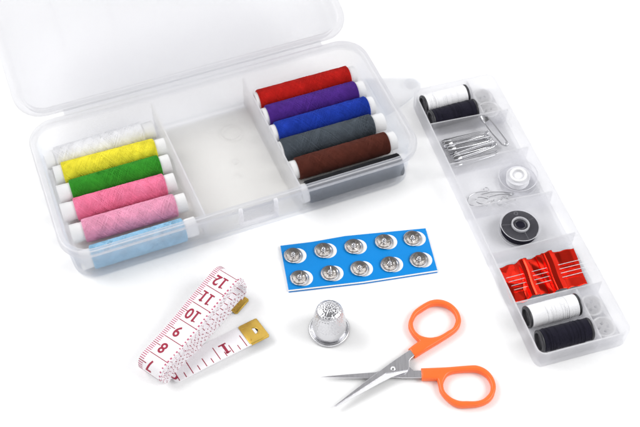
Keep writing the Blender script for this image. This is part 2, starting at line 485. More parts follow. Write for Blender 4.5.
for i, (k, y, xl, yw, lab, t0, t1) in enumerate(left):
    make_spool(t0, t1, -2.8, 2.8, 11 + i, k, lab, place(BX, BYAW, xl + 2.8, y, .71 + (.06 if k == 'pink' else 0)), BYAW + yw * .5, random.uniform(0, 6))
right = [('red', 3.33, 2.70, 'red thread spool at the back of the dark row', -2.60, 2.42),
         ('purple', 2.15, 2.72, 'deep purple thread spool between the red and royal blue ones', -2.56, 2.34),
         ('blue', .92, 2.74, 'royal blue thread spool between the purple and slate grey ones', -2.54, 2.44),
         ('grey', -.30, 2.78, 'slate grey thread spool between the royal blue and brown ones', -2.70, 2.16),
         ('brown', -1.72, 2.80, 'dark brown thread spool just behind the black one', -2.48, 2.34),
         ('black', -3.22, 2.74, 'black thread spool half hidden by the front wall of the box', -2.45, 2.48)]
for i, (k, y, xl, lab, t0, t1) in enumerate(right):
    make_spool(t0, t1, -2.78, 2.78, 31 + i, k, lab, place(BX, BYAW, xl + 2.78, y, .71 + (.05 if k == 'brown' else 0)), BYAW - .01 + .006 * (i % 3), random.uniform(0, 6))

# ------------------------------------------------------------------ clear tab behind the box
tb = MB()
tb.mesh(curve_mesh([smooth_loop([(8.9, 3.35), (9.8, 3.02), (11.0, 2.62), (11.38, 2.35), (11.47, 1.98), (11.3, 1.62), (10.9, 1.35), (9.95, .88), (8.9, .55)], 4, sharp=(0, 8))], .05, .025), M4=Matrix.Translation((0, 0, .09)))
tb.lathe([(.36, .16), (.36, .21), (.31, .25), (.0001, .26)], 28, o=(10.98, 2.08, 0))
tag(tb.build('plastic_tab', M['pp'], None, BX, (0, 0, BYAW), auto=50), 'clear plastic tab with a small round stud, between the box and the tray', 'plastic tab')

# ------------------------------------------------------------------ the tray
TX = (9.077, -.010, 0); TYAW = .28443
def TP(x, y, z=0): return place(TX, TYAW, x, y, z)
tray = thing('accessory_tray', 'narrow translucent compartment tray of small sewing notions, beside the scissors', 'tray', TX, (0, 0, TYAW))
def TL(d, z, r): return rrect(-2.13 + d, 2.33 - d, -8.32 + d, 8.17 - d, r, z)
t = MB()
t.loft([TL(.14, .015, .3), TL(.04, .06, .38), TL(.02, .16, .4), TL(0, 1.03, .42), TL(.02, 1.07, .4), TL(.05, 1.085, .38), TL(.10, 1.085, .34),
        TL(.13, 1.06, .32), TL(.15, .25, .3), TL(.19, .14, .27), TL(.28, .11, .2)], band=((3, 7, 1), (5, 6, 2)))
t.build('tray_body', [M['tray_pp'], M['tray_rim'], M['pp_edge_glint']], tray, auto=60)
for y0, y1 in ((5.70, 5.56), (2.95, 2.92), (.18, -.03), (-2.62, -2.6), (-5.43, -5.47)):
    divider('divider', tray, (-1.985, y0), (2.145, y1), .105, 1.04, .10, M['tray_pp'])
divider('divider', tray, (.86, 5.68), (.86, 8.02), .105, 1.03, .10, M['tray_pp'])
divider('divider', tray, (.88, -8.18), (.90, -5.53), .105, 1.03, .10, M['tray_pp'])

def small_spool(key, label, x, y, yaw, seed, ln):
    root = thing('small_spool', label, 'thread spool', TP(x, y, .64), (random.uniform(0, 6), 0, TYAW + yaw), 'small black-ended spools in the tray')
    h = ln / 2
    c = MB()
    c.lathe([(.0001, -h + .11), (.30, -h + .11), (.36, -h + .10), (.385, -h), (.45, -h), (.50, -h + .015), (.515, -h + .05), (.515, -h + .08), (.49, -h + .12), (.30, -h + .14), (.30, h - .14), (.49, h - .12),
             (.515, h - .08), (.515, h - .05), (.50, h - .015), (.45, h), (.385, h), (.36, h - .10), (.30, h - .11), (.0001, h - .11)], 40, 'x')
    c.build('core', M['black_pl'], root, auto=35)
    rd = random.Random(seed); t_ = MB(); prof = [(.30, -h + .13)]
    k = 30
    for i in range(k * 4 + 1):
        u = i / (k * 4); prof.append((.492 + .010 * abs(math.sin(u * k * PI)) + rd.uniform(-.004, .005) + .012 * math.sin(PI * u), -h + .135 + (ln - .27) * u))
    prof.append((.30, h - .13)); t_.lathe(prof, 40, 'x')
    for i in range(16):
        a0 = rd.uniform(0, 6.3); xm = rd.uniform(-h + .2, h - .35); w_ = rd.uniform(.03, .16)
        t_.tube([(xm + w_ * j / 20, (.516 + .004 * math.sin(j)) * math.cos(a0 + j * .22), (.516 + .004 * math.sin(j)) * math.sin(a0 + j * .22)) for j in range(21)], .010, 4)
    t_.build('thread', TM[key], root, auto=70)
small_spool('white', 'small white spool with black ends at the far end of the tray', -.55, 7.42, .05, 1, 2.5)
small_spool('navy', 'small black spool lying beside the safety pins', -.50, 6.34, .05, 2, 2.5)
small_spool('white', 'small white spool with black ends next to the red needle foil', -.46, -6.07, .0, 3, 2.5)
small_spool('navy', 'small black spool against the near end wall of the tray', -.45, -7.38, -.01, 4, 2.45)

# buttons
def button(label, x, y, z, r, holes, tilt, yaw):
    b_ = MB()
    hs = [circle(*h, .085, 14) for h in holes]
    b_.mesh(curve_mesh([circle(0, 0, r * .74, 40)] + hs, .05, .02), M4=Matrix.Translation((0, 0, 0)))
    b_.lathe([(r * .66, -.07), (r * .9, -.07), (r, 0), (r * .97, .08), (r * .86, .12), (r * .76, .10), (r * .68, .05)], 44, close=True)
    b_.lathe([(r * .80, .105), (r * .87, .135), (r * .95, .10), (r * .87, .11)], 44, close=True, mi=1)  # bright white ring, a highlight painted onto the button rim
    o = b_.build('button', [M['button'], M['rib']], None, TP(x, y, z), (tilt[0], tilt[1], TYAW + yaw), auto=50)
    tag(o, label, 'button', 'pale buttons in the tray')
q4 = [(.15, .15), (-.15, .15), (.15, -.15), (-.15, -.15)]
button('pale see-through button standing nearest the far corner of the tray', 1.52, 7.32, .25, .56, [(.14, 0), (-.14, 0)], (.12, .05), .2)
button('white two-hole button lying next to the large open safety pin', 1.48, 6.33, .30, .64, [(.15, 0), (-.15, 0)], (-.12, -.06), .1)
button('pale four-hole button next to the white spool near the needle foil', 1.48, -6.12, .24, .57, q4, (.06, -.04), .3)
button('pale four-hole button with a deep rim in the near corner of the tray', 1.52, -7.33, .26, .58, q4, (-.06, .05), .75)

# safety pins
def pin_parts(root, ln, wide):
    h = ln / 2
    w_ = MB()
    p = [(-h + .12, wide / 2, 0), (-h * .3, wide / 2 + .02, 0), (h * .4, wide / 2, .01), (h - .18, wide * .42, .02)]
    for j in range(17):
        a = PI / 2 - j / 16 * 2 * PI * 1.25
        p.append((h - .13 + .085 * math.cos(a), .085 * math.sin(a) + wide * .1, .02 - .05 * j / 16))
    p += [(h - .25, -wide * .38, -.03), (0, -wide * .5, -.01), (-h + .15, -wide * .42, 0)]
    w_.tube(p, .036, 8)
    w_.build('wire', M['silver'], root, auto=60)
    c = MB(); loops = []
    for i in range(9):
        u = i / 8
        ww = (wide * .58 + .02) * (math.sin(PI * (.15 + .55 * u)) ** .5); hh = .05 + .02 * math.sin(PI * u)
        loops.append([(-h + .40 * u, ww * .95 * math.cos(2 * PI * k / 20) * (1 if abs(math.cos(2 * PI * k / 20)) < .8 else .96), hh * math.sin(2 * PI * k / 20)) for k in range(20)])
    c.loft(loops)
    c.build('clasp', M['silver'], root, auto=60)
first = thing('safety_pin', 'silver safety pin of the bundle closest to the small black spool', 'safety pin', TP(-.36, 4.94, .3), (0, 0, TYAW), 'silver safety pins in the tray')
pin_parts(first, 2.45, .26)
pl = [(-.36, 4.72, .50, .30, .05, 'second safety pin of the bundle from the small black spool'),
      (-.42, 4.52, .26, -.3, -.04, 'third safety pin of the bundle from the small black spool'),
      (-.34, 4.32, .52, .2, .05, 'safety pin in the middle of the bundle, lying on top'),
      (-.30, 4.06, .30, -.4, .10, 'third safety pin of the bundle from the wire hooks bay'),
      (-.25, 3.78, .50, .3, .12, 'second safety pin of the bundle from the wire hooks bay'),
      (-.40, 4.62, .42, .9, .00, 'safety pin tucked between the second and third of the bundle from the small black spool'),
      (-.30, 4.20, .38, -.8, .07, 'safety pin lying just under the topmost pin of the bundle'),
      (-.26, 3.92, .42, .7, .14, 'safety pin tilted on edge near the wire hooks side of the bundle'),
      (-.30, 3.50, .26, .1, .08, 'safety pin of the bundle closest to the wire hooks bay')]
for x, y, z, rx, yw, lab in pl:
    p_ = dup(first, TP(x, y, z), (rx, random.uniform(-.05, .05), TYAW + yw + (0 if random.random() < .75 else 0)), lab)
big = thing('safety_pin', 'larger safety pin lying apart with its clasp on the divider beside the white button', 'safety pin', TP(1.14, 4.72, .55), (.5, .22, TYAW - 1.25), 'silver safety pins in the tray')
pin_parts(big, 2.1, .34)

# bobbins
def bobbin(label, x, y, hub_m, thr, r_thr, z, tilt, hi_=.28):
    root = thing('bobbin', label, 'bobbin', TP(x, y, z), (tilt[0], tilt[1], TYAW), 'clear bobbins in the tray')
    for zz in (0.0, .50):
        f = MB(); f.lathe([(.24, zz), (.92, zz), (.95, zz + .02), (.95, zz + .06), (.92, zz + .08), (.24, zz + .08)], 56, close=True)
        if zz:
            f.lathe([(.40, zz + .08), (.45, zz + .10), (.40, zz + .12), (.35, zz + .10)], 40, close=True)
            for a in (.25, 2.95, 4.75):  # thin raised lines shaped to stand for reflected streaks on the flange
                f.tube([(.46 * math.cos(a), .46 * math.sin(a), zz + .082), (.9 * math.cos(a), .9 * math.sin(a), zz + .082)], .014, 6)
            f.lathe([(.085, zz + .081), (.105, zz + .10), (.085, zz + .115), (.065, zz + .10)], 20, o=(.02, .64, 0), close=True)
        f.lathe([(.945, zz + .015), (.965, zz + .04), (.945, zz + .07), (.925, zz + .04)], 56, close=True, mi=1)
        f.build('flange', [M['clear'], M['pp_latch']], root, auto=40)
    h = MB(); h.lathe([(hi_, .04), (.42, .04), (.43, .60), (.40, .63), (hi_ + .02, .61)], 40, close=True); h.build('hub', hub_m, root, auto=40)
    t_ = MB(); prof = [(.425, .085)]
    for i in range(25): prof.append((r_thr + .01 * math.sin(i * 2.1), .09 + .4 * i / 24))
    prof.append((.425, .495)); t_.lathe(prof, 56)
    for i in range(14):
        r = .45 + (r_thr - .45) * i / 13
        t_.lathe([(r, .485), (r + .012, .493), (r + .024, .485)], 56)
    t_.build('thread', thr, root, auto=70)
bobbin('clear bobbin of white thread with a white hub beside the wire hooks', 1.15, 1.62, M['core'], TM['white'], .56, .16, (.05, -.08))
bobbin('clear bobbin wound with black thread, alone in the middle bay', .02, -1.22, M['pp_latch'], TM['navy'], .85, .13, (.02, .04), .345)

# wire hooks
def wire(label, pts, r, x, y, z, yaw):
    w_ = MB(); w_.tube([(a, b_, c_) for a, b_, c_ in pts], r, 7)
    tag(w_.build('wire_hook', M['silver'], None, TP(x, y, z), (0, 0, TYAW + yaw), auto=60), label, 'hook', 'thin wire hooks in the tray')
def eye(rx, ry, curl=.12):
    p = []
    for j in range(9): a = -PI * 1.4 * (1 - j / 8) + PI * .9; p.append((rx + curl * math.cos(a) - .05, -ry + curl + curl * math.sin(a) - .1, .02 * math.sin(j)))
    for j in range(19): a = -PI * .42 - j / 18 * PI * 1.16; p.append((rx * math.cos(a), ry * math.sin(a), .015))
    for j in range(9): a = -PI * .5 + PI * 1.4 * j / 8; p.append((rx + curl * math.cos(a) - .05, ry - curl + curl * math.sin(a) + .1, .03))
    return p
wire('large rounded wire eye nearest the side wall, beside the white bobbin bay', eye(.62, .42), .024, -1.05, 1.10, .16, .1)
wire('small wire eye lying inside the larger rounded one', eye(.3, .2, .07), .024, -1.0, .95, .20, -.5)
wire('thin wire hook with a bent tip pointing at the white bobbin', [(-.7, .25, 0), (-.2, .22, .02), (.3, .05, .02), (.62, -.12, .02), (.74, -.2, .06), (.66, -.27, .08), (.5, -.2, .06), (.1, -.05, .03), (-.4, -.02, .02)], .024, -.15, 1.12, .18, .05)
wire('short curled wire hook resting against the divider in front of the black bobbin', eye(.26, .14, .06), .024, -.1, .62, .16, .2)
wire('bent wire hook lying closest to the white bobbin', eye(.22, .12, .06), .024, .42, .78, .17, -.1)

# needle foil: a pleated sheet of red foil
def sst(a, b, x):
    t = min(1, max(0, (x - a) / (b - a))); return t * t * (3 - 2 * t)
FP = [(-2.2, .29), (-.97, .31), (-.90, .47), (-.76, .50), (-.71, .45), (-.64, .49), (-.52, .46), (-.47, .35), (-.38, .33), (-.08, .345), (-.05, .29), (-.01, .355),
      (.20, .34), (.26, .46), (.32, .48), (.345, .44), (.38, .47), (.60, .53), (.78, .49), (.83, .36), (.90, .33), (2.2, .29)]
rf_ = random.Random(12)
PL = [(rf_.uniform(-.30, .30), rf_.uniform(-.30, .30), rf_.uniform(-.06, .06)) for _ in range(7)]
PR = [(rf_.uniform(-.10, .10), rf_.uniform(-.10, .10), rf_.uniform(-.02, .02)) for _ in range(6)]
def foil_z(x, y):
    xs = x - .10 * y - .015 * math.sin(4 * y)
    for (a, za), (b_, zb) in zip(FP, FP[1:]):
        if a <= xs < b_: z = za + (zb - za) * (xs - a) / (b_ - a); break
    if xs < -.95:
        k = sst(-.95, -1.10, xs)
        z += k * (max(min(a * (x + 1.4) + b_ * y + c for a, b_, c in PL[:3]), min(a * (x + 1.4) + b_ * y + c for a, b_, c in PL[3:])) * .9)
    if xs > .9:
        z += sst(.9, 1.1, xs) * max(min(a * (x - 1.4) + b_ * y + c for a, b_, c in PR[:3]), min(a * (x - 1.4) + b_ * y + c for a, b_, c in PR[3:]))
    if -.4 < xs < .22: z += .012 * math.sin(6 * y + 9 * x)
    return max(.15, z)
fo = MB(); ny = 44; vv = []; ff = []
cols = sorted(set([round(-1.86 + 3.74 * i / 110, 3) for i in range(111)] + [a for a, _ in FP if -1.86 < a < 1.88]))
cols = [c for i, c in enumerate(cols) if c in [a for a, _ in FP] or i in (0, len(cols) - 1) or min(abs(c - a) for a, _ in FP) > .012]
nx = len(cols) - 1
for j in range(ny + 1):
    for c in cols:
        yy = -1 + 2 * j / ny; x = c + .10 * yy + .015 * math.sin(4 * yy)
        edge = 1.04 + .035 * math.sin(c * 3.3) + .03 * math.sin(c * 9 + 1)
        y = yy * edge * (1 - .03 * abs(c) / 1.9) - .02
        vv.append((x, y, foil_z(c + .10 * yy + .015 * math.sin(4 * yy) + 1e-6, yy)))
for j in range(ny):
    for i in range(nx):
        a = j * (nx + 1) + i; ff.append((a, a + 1, a + nx + 2, a + nx + 1))
fo.add(vv, ff)
foil = fo.build('needle_foil', M['foil'], None, TP(.07, -3.95, 0), (0, 0, TYAW), auto=14)
sd = foil.modifiers.new('thick', 'SOLIDIFY'); sd.thickness = .012 * S
tag(foil, 'crinkled shiny red foil holding four sewing needles in the tray', 'needle foil')
nl = ['steel needle in the red foil closest to the black bobbin', 'second steel needle in the red foil counting from the black bobbin',
      'third steel needle in the red foil counting from the black bobbin', 'steel needle in the red foil closest to the white spool']
for i in range(4):
    y = .24 - .235 * i
    n_ = MB(); pts = []; rr = []
    for k in range(81):
        u = k / 80; x = -1.74 + .035 * i + 3.95 * u
        pts.append((x, y + .008 * i * u, .405 - .03 * abs(u - .5)))
        rr.append(.0195 * min(1, (1 - u) * 9 + .12) * min(1, .6 + u * 30))
    n_.tube(pts, rr, 8)
    tag(n_.build('needle', M['needle'], None, TP(.07, -3.95, 0), (0, 0, TYAW), auto=60), nl[i], 'needle', 'needles woven through the red foil')

# ------------------------------------------------------------------ snap fasteners on their card
cd = MB()
outl = [(-1.87, -2.01), (-.4, -1.79), (1.19, -1.44), (2.6, -1.27), (5.04, -.98), (5.44, -3.40), (2.0, -4.03), (-1.44, -4.50)]
cd.mesh(curve_mesh([outl], .006, .004, 1), 0, Matrix.Translation((0, 0, .115)))
cd.mesh(curve_mesh([[(x, y - .05 if y < -3 else y - .02) for x, y in outl]], .02, .006, 1), 1, Matrix.Translation((0, 0, .080)))
cd.mesh(curve_mesh([[(x + .01, y - .075 if y < -3 else y - .04) for x, y in outl]], .006, .004, 1), 0, Matrix.Translation((0, 0, .018)))
sn = [(-1.26, -2.61), (.16, -2.32), (1.58, -2.09), (3.02, -1.81), (4.38, -1.62), (-.95, -3.88), (.46, -3.61), (1.83, -3.35), (3.24, -3.11), (4.61, -2.85)]
for x, y in sn:
    cx, cy = x + .20, y + .02
    cd.lathe([(.43, .124), (.425, .131), (.0001, .131)], 40, o=(cx, cy, 0), mi=1)
card = tag(cd.build('snap_card', [M['blue_card'], M['paper']], auto=30), 'bright blue card carrying ten silver snap fasteners', 'card')
proto = None
words = ['nearest the measuring tape', 'second from the measuring tape', 'in the middle', 'second from the tray', 'nearest the tray']
for i, (x, y) in enumerate(sn):
    row = 'box-side row' if i < 5 else 'thimble-side row'
    lab = f'round snap fastener {words[i % 5]}, in the {row} of the blue card'
    rot = (random.uniform(-.05, .05), random.uniform(-.05, .05), random.uniform(0, 6))
    if proto is None:
        proto = thing('snap_fastener', lab, 'snap fastener', (x, y, .135), rot, 'silver snaps on the blue card')
        bp_ = MB(); bp_.lathe([(.20, .025), (.40, .02), (.43, .035), (.435, .06), (.41, .085), (.36, .075), (.31, .05), (.20, .04)], 44, close=True)
        bp_.build('rim', M['silver'], proto, auto=50)
        dm = MB(); dm.lathe([(.33, .05), (.34, .09), (.31, .125), (.25, .12), (.19, .09), (.15, .085), (.12, .09)], 40)
        for a in (.3, 2.4, 4.4):
            dm.tube([(.16 * math.cos(a), .16 * math.sin(a), .10), (.30 * math.cos(a + .25), .30 * math.sin(a + .25), .128)], .022, 6)
        dm.build('dome', M['nickel'], proto, auto=50)
        st = MB(); st.lathe([(.12, .08), (.105, .11), (.085, .13), (.095, .19), (.08, .225), (.045, .245), (.0001, .248)], 24)
        st.build('stud', M['silver'], proto, auto=50)
    else:
        dup(proto, (x, y, .135), rot, lab)

# ------------------------------------------------------------------ thimble
th_o = thing('thimble', 'silver metal thimble with a dimpled crown, standing on the table', 'thimble', (.41, -6.56, 0), (0, 0, .4))
cap = MB(); base = MB(); inn = MB()
base.lathe([(.70, .03), (.74, .012), (.86, .01), (.915, .04), (.925, .09), (.89, .135), (.83, .15), (.80, .14), (.77, .10)], 96)
base.build('rolled_rim', M['thimble'], th_o, auto=60)
# crown with real pits: fine grid displaced inwards
N_ = 260; H_ = 150; L_ = []
def crown(u):           # u 0..1 along the profile from the rim to the top
    P = [(.775, .12), (.762, .40), (.73, .75), (.675, 1.15), (.64, 1.38), (.60, 1.53), (.52, 1.645), (.40, 1.725), (.22, 1.775), (.0, 1.79)]
    ls = [0]
    for p, q in zip(P, P[1:]): ls.append(ls[-1] + math.dist(p, q))
    d = u * ls[-1]
    for i in range(len(P) - 1):
        if d <= ls[i + 1] + 1e-9:
            f = (d - ls[i]) / (ls[i + 1] - ls[i])
            return P[i][0] + (P[i + 1][0] - P[i][0]) * f, P[i][1] + (P[i + 1][1] - P[i][1]) * f, d
    return P[-1][0], P[-1][1], d
pits = []
rd = random.Random(5)
dd = .62
while True:
    r_, z_, d_ = crown(min(1, dd / 2.19)) if dd < 2.19 else (0, 1.79, 2.19)
    if dd > 2.15: break
    n_ = max(1, int(2 * PI * r_ / .125)); off = rd.uniform(0, 1)
    for i in range(n_):
        pits.append((dd + rd.uniform(-.02, .02), 2 * PI * (i + off + rd.uniform(-.15, .15)) / n_, rd.uniform(.6, 1.25)))
    dd += .112
for i in range(H_ + 1):
    u = i / H_
    r_, z_, d_ = crown(u * .9995); row = []
    near = [p for p in pits if abs(p[0] - d_) < .07]
    for j in range(N_):
        a = 2 * PI * j / N_; dep = 0
        for p in near:
            da = (a - p[1] + PI) % (2 * PI) - PI
            q = (p[0] - d_) ** 2 + (da * r_) ** 2
            if q < .0042: dep = max(dep, p[2] * .019 * (1 - q / .0042))
        fr = min(1, max(0, (d_ - 1.3) / .6))
        row.append(((r_ - dep * (1 - fr * .8)) * math.cos(a), (r_ - dep * (1 - fr * .8)) * math.sin(a), z_ - dep * fr))
    L_.append(row)
cap.loft(L_, cap0=False, cap1=True)
cap.build('crown', M['thimble'], th_o, auto=80)

# ------------------------------------------------------------------ scissors
H1O = [(3.88, -7.69), (4.11, -7.49), (4.36, -7.3), (4.22, -7.13), (4.07, -6.92), (3.95, -6.63), (3.94, -6.38), (4.01, -6.14), (4.2, -5.75), (4.53, -5.45), (4.88, -5.22), (5.1, -5.14), (5.31, -5.11), (5.58, -5.15), (5.88, -5.3), (6.1, -5.53), (6.25, -5.82), (6.31, -6.18), (6.25, -6.46), (6.12, -6.68), (5.9, -6.89), (5.37, -7.27), (4.74, -7.69), (4.14, -8.11)]
H1I = [(5.32, -5.39), (5.15, -5.4), (4.97, -5.45), (4.65, -5.67), (4.36, -5.9), (4.22, -6.14), (4.15, -6.34), (4.17, -6.62), (4.28, -6.85), (4.47, -7.02), (4.77, -7.11), (5.04, -7.1), (5.32, -7.01), (5.64, -6.8), (5.89, -6.62), (6.02, -6.38), (6.08, -6.14), (6.04, -5.9), (5.92, -5.68), (5.76, -5.53), (5.56, -5.43)]
H2O = [(4.38, -8.65), (4.99, -8.62), (5.57, -8.59), (5.98, -8.55), (6.59, -8.5), (6.85, -8.52), (7.13, -8.65), (7.34, -8.86), (7.49, -9.16), (7.54, -9.51), (7.48, -9.8), (7.34, -10.09), (7.09, -10.31), (6.74, -10.44), (6.4, -10.48), (5.97, -10.5), (5.72, -10.43), (5.51, -10.29), (5.27, -10.02), (5.12, -9.74), (5.08, -9.45), (5.04, -9.19), (4.72, -9.19), (4.38, -9.19)]
H2I = [(6.6, -8.78), (6.25, -8.79), (5.93, -8.82), (5.69, -8.88), (5.51, -8.99), (5.39, -9.16), (5.3, -9.38), (5.29, -9.58), (5.34, -9.77), (5.47, -9.95), (5.66, -10.11), (5.94, -10.22), (6.25, -10.23), (6.59, -10.23), (6.88, -10.16), (7.09, -10.0), (7.25, -9.8), (7.32, -9.54), (7.3, -9.32), (7.2, -9.09), (7.05, -8.93), (6.83, -8.81)]
SC = (3.16, -8.70)
sc_o = thing('scissors', 'small open scissors with orange plastic handles and pointed steel blades', 'scissors', (*SC, 0))
T0 = Matrix.Translation((-SC[0], -SC[1], 0))
def handle(outer, inner, sharp, z):
    h = MB()
    h.mesh(curve_mesh([smooth_loop(outer, 4, sharp), smooth_loop(inner, 4)], (.05), .105, 6), M4=T0 @ Matrix.Translation((0, 0, z)))
    o = h.build('handle', M['orange'], sc_o, auto=50)
    return o
handle(H1O, H1I, (0, 2, 22, 23), .185)
handle(H2O, H2I, (0, 21, 22, 23), .165)
BA = [(0.59, -10.49), (2.1, -9.19), (3.21, -8.29), (3.88, -7.79), (4.22, -7.64), (4.36, -7.88), (4.1, -8.06), (3.93, -8.22), (3.88, -8.32), (3.87, -8.56), (3.84, -8.73), (3.15, -8.86), (2.85, -8.91), (0.64, -10.5)]
bl = MB()
bl.mesh(curve_mesh([BA], .035, .012, 1), 0, T0 @ Matrix.Translation((0, 0, .25)))
up = [(.66, -10.49, .262), (2.85, -8.905, .262), (3.15, -8.855, .262), (3.82, -8.725, .262)]
lo = [(.68, -10.53, .270), (2.55, -9.41, .309), (3.12, -9.09, .309), (3.66, -8.88, .305)]
vv = [(x - SC[0], y - SC[1], z) for x, y, z in up + lo] + [(x - SC[0], y - SC[1], z - .04) for x, y, z in lo] + [(x - SC[0], y - SC[1], .22) for x, y, z in up]
ff = []
for i in range(3):
    ff += [(i, i + 1, 5 + i, 4 + i), (4 + i, 5 + i, 9 + i, 8 + i), (8 + i, 9 + i, 13 + i, 12 + i)]
ff += [(0, 4, 8, 12), (3, 15, 11, 7)]
bl.add(vv, ff, 1, False)
bl.build('blade', [M['blade'], M['ground']], sc_o, auto=12)
BB = [(0.02, -9.04), (1.08, -8.93), (2.43, -8.81), (3.05, -8.52), (3.4, -8.45), (3.91, -8.56), (4.06, -8.73), (4.68, -8.73), (4.66, -9.08), (3.56, -9.08), (3.24, -9.05), (2.11, -9.09), (1.08, -9.08)]
bb = MB()
bb.mesh(curve_mesh([BB], .03, .012, 1), 0, T0 @ Matrix.Translation((0, 0, .165)))
bb.build('blade', M['blade'], sc_o, auto=12)
sw = MB(); sw.lathe([(.105, .29), (.105, .325), (.085, .345), (.0001, .352)], 28)
sw.build('pivot_rivet', M['needle'], sc_o, auto=50)

# ------------------------------------------------------------------ measuring tape
U = Vector((.574, .819, 0)); W = Vector((.819, -.574, 0)); Z = Vector((0, 0, 1))
D = Vector((.862, .508, 0)); Nn = Vector((-.508, .862, 0))
TURNS = 5; AN, AF = -11.10, -6.34
Ls, Rs = [], []
def ring_pt(a, lat, z): return U * a + W * lat + Z * z
def push(a, z, prog, blend=None):
    d = TURNS - prog
    w1 = .012 * math.sin(prog * 5.1 + a) + .010 * math.sin(a * 2.3 + prog)
    top = min(1, max(0, (z - .25) / .7)); sh = top * .02 * d + (1 - top) * (.24 - .065 * d) * (1 if prog < TURNS - .14 else max(0, (TURNS - prog) / .14))
    Ls.append(ring_pt(a, -1.46 + sh + w1 * .5, z)); Rs.append(ring_pt(a, -.20 + sh + w1 * .5, z))
for tI in range(TURNS):
    for k in range(200):
        u = k / 200; prog = tI + u; off = .053 * (TURNS - prog)
        rn, rf = .50 - off, .70 - off * .9
        zn, zf = .56, .74
        if u < .36:                     # bottom, towards the far end
            f = u / .36; s_ = f * f * (3 - 2 * f)
            push(AN + (AF - AN) * f, (zn - rn) * (1 - s_) + (zf - rf) * s_, prog)
        elif u < .52:                   # far bend
            a = -PI / 2 + PI * (u - .36) / .16
            push(AF + rf * math.cos(a), zf + rf * math.sin(a), prog)
        elif u < .88:                   # top, back to the near end
            f = (u - .52) / .36; s_ = f * f * (3 - 2 * f)
            sag = -.07 * math.sin(PI * f)
            push(AF + (AN - AF) * f, (zf + rf) * (1 - s_) + (zn + rn) * s_ + sag, prog)
        else:                           # near bend
            a = PI / 2 + PI * (u - .88) / .12
            push(AN + rn * math.cos(a), zn + rn * math.sin(a), prog)
n_coil = len(Ls)
def strip_pt(e_):
    f = min(1, max(0, (e_ + 10.6) / 2.2)); zz = .12 + .22 * f
    nn = -4.90 - .06 * f
    far = D * e_ + Nn * (-3.72 - .0 * f) + Z * (.035); near = D * e_ + Nn * nn + Z * zz
    return far, near
es = -11.02; K = 150
for k in range(K + 1):
    e_ = es + (-5.85 - es) * k / K
    far, near = strip_pt(e_)
    f = k / K / .22
    if f < 1:
        s_ = f * f * (3 - 2 * f); a = AN + (e_ - es) * .9
        far = ring_pt(a, -1.46, .06).lerp(far, s_); near = ring_pt(a, -.20, .06).lerp(near, s_)
    Ls.append(far); Rs.append(near)
# light smoothing so that the bend into the free strip has no kink
for _ in range(6):
    for A_ in (Ls, Rs):
        B_ = A_[:]
        for i in range(n_coil - 6, min(len(A_) - 1, n_coil + 40)): A_[i] = (B_[i - 1] + B_[i] * 2 + B_[i + 1]) / 4
cum = [0]
for i in range(1, len(Ls)):
    cum.append(cum[-1] + (((Ls[i] + Rs[i]) - (Ls[i - 1] + Rs[i - 1])) / 2).length)
def at(s_):
    lo, hi = 0, len(cum) - 1
    s_ = min(max(s_, 0), cum[-1] - 1e-6)
    while hi - lo > 1:
        m_ = (lo + hi) // 2
        if cum[m_] <= s_: lo = m_
        else: hi = m_
    f = (s_ - cum[lo]) / (cum[hi] - cum[lo] + 1e-12)
    return lo, f
TK = .024
def tp(s_, v, h=0):             # arc length, fraction of the width from the cm edge, height above the middle of the tape
    lo, f = at(s_); i0, i1 = max(0, lo - 1), min(len(Ls) - 1, lo + 2)
    L0 = Ls[lo].lerp(Ls[lo + 1], f); R0 = Rs[lo].lerp(Rs[lo + 1], f)
    t_ = ((Ls[i1] + Rs[i1]) - (Ls[i0] + Rs[i0])).normalized(); n_ = t_.cross((R0 - L0).normalized()).normalized()
    return L0.lerp(R0, v) + n_ * h
ROOT = Vector((-5.5, -7.0, 0))
tape_o = thing('measuring_tape', 'white measuring tape with crimson numbers, rolled flat with one brass end free', 'measuring tape', ROOT)
tp_m = MB()
loops = []
for i in range(len(Ls)):
    s_ = cum[i]
    c_ = [tp(s_, 0, -TK), tp(s_, .5, -TK), tp(s_, 1, -TK), tp(s_, 1, TK), tp(s_, .5, TK), tp(s_, 0, TK)]
    loops.append([p - ROOT for p in c_])
tp_m.loft(loops)
def quad(s0, s1, v0, v1, side, mi):
    h = (TK + .006) * side
    n_ = max(1, int(abs(s1 - s0) / .12)); a = []
    for k in range(n_ + 1):
        s_ = s0 + (s1 - s0) * k / n_
        a += [tp(s_, v0, h) - ROOT, tp(s_, v1, h) - ROOT]
    tp_m.add(a, [(2 * k, 2 * k + 1, 2 * k + 3, 2 * k + 2) for k in range(n_)], mi, True)
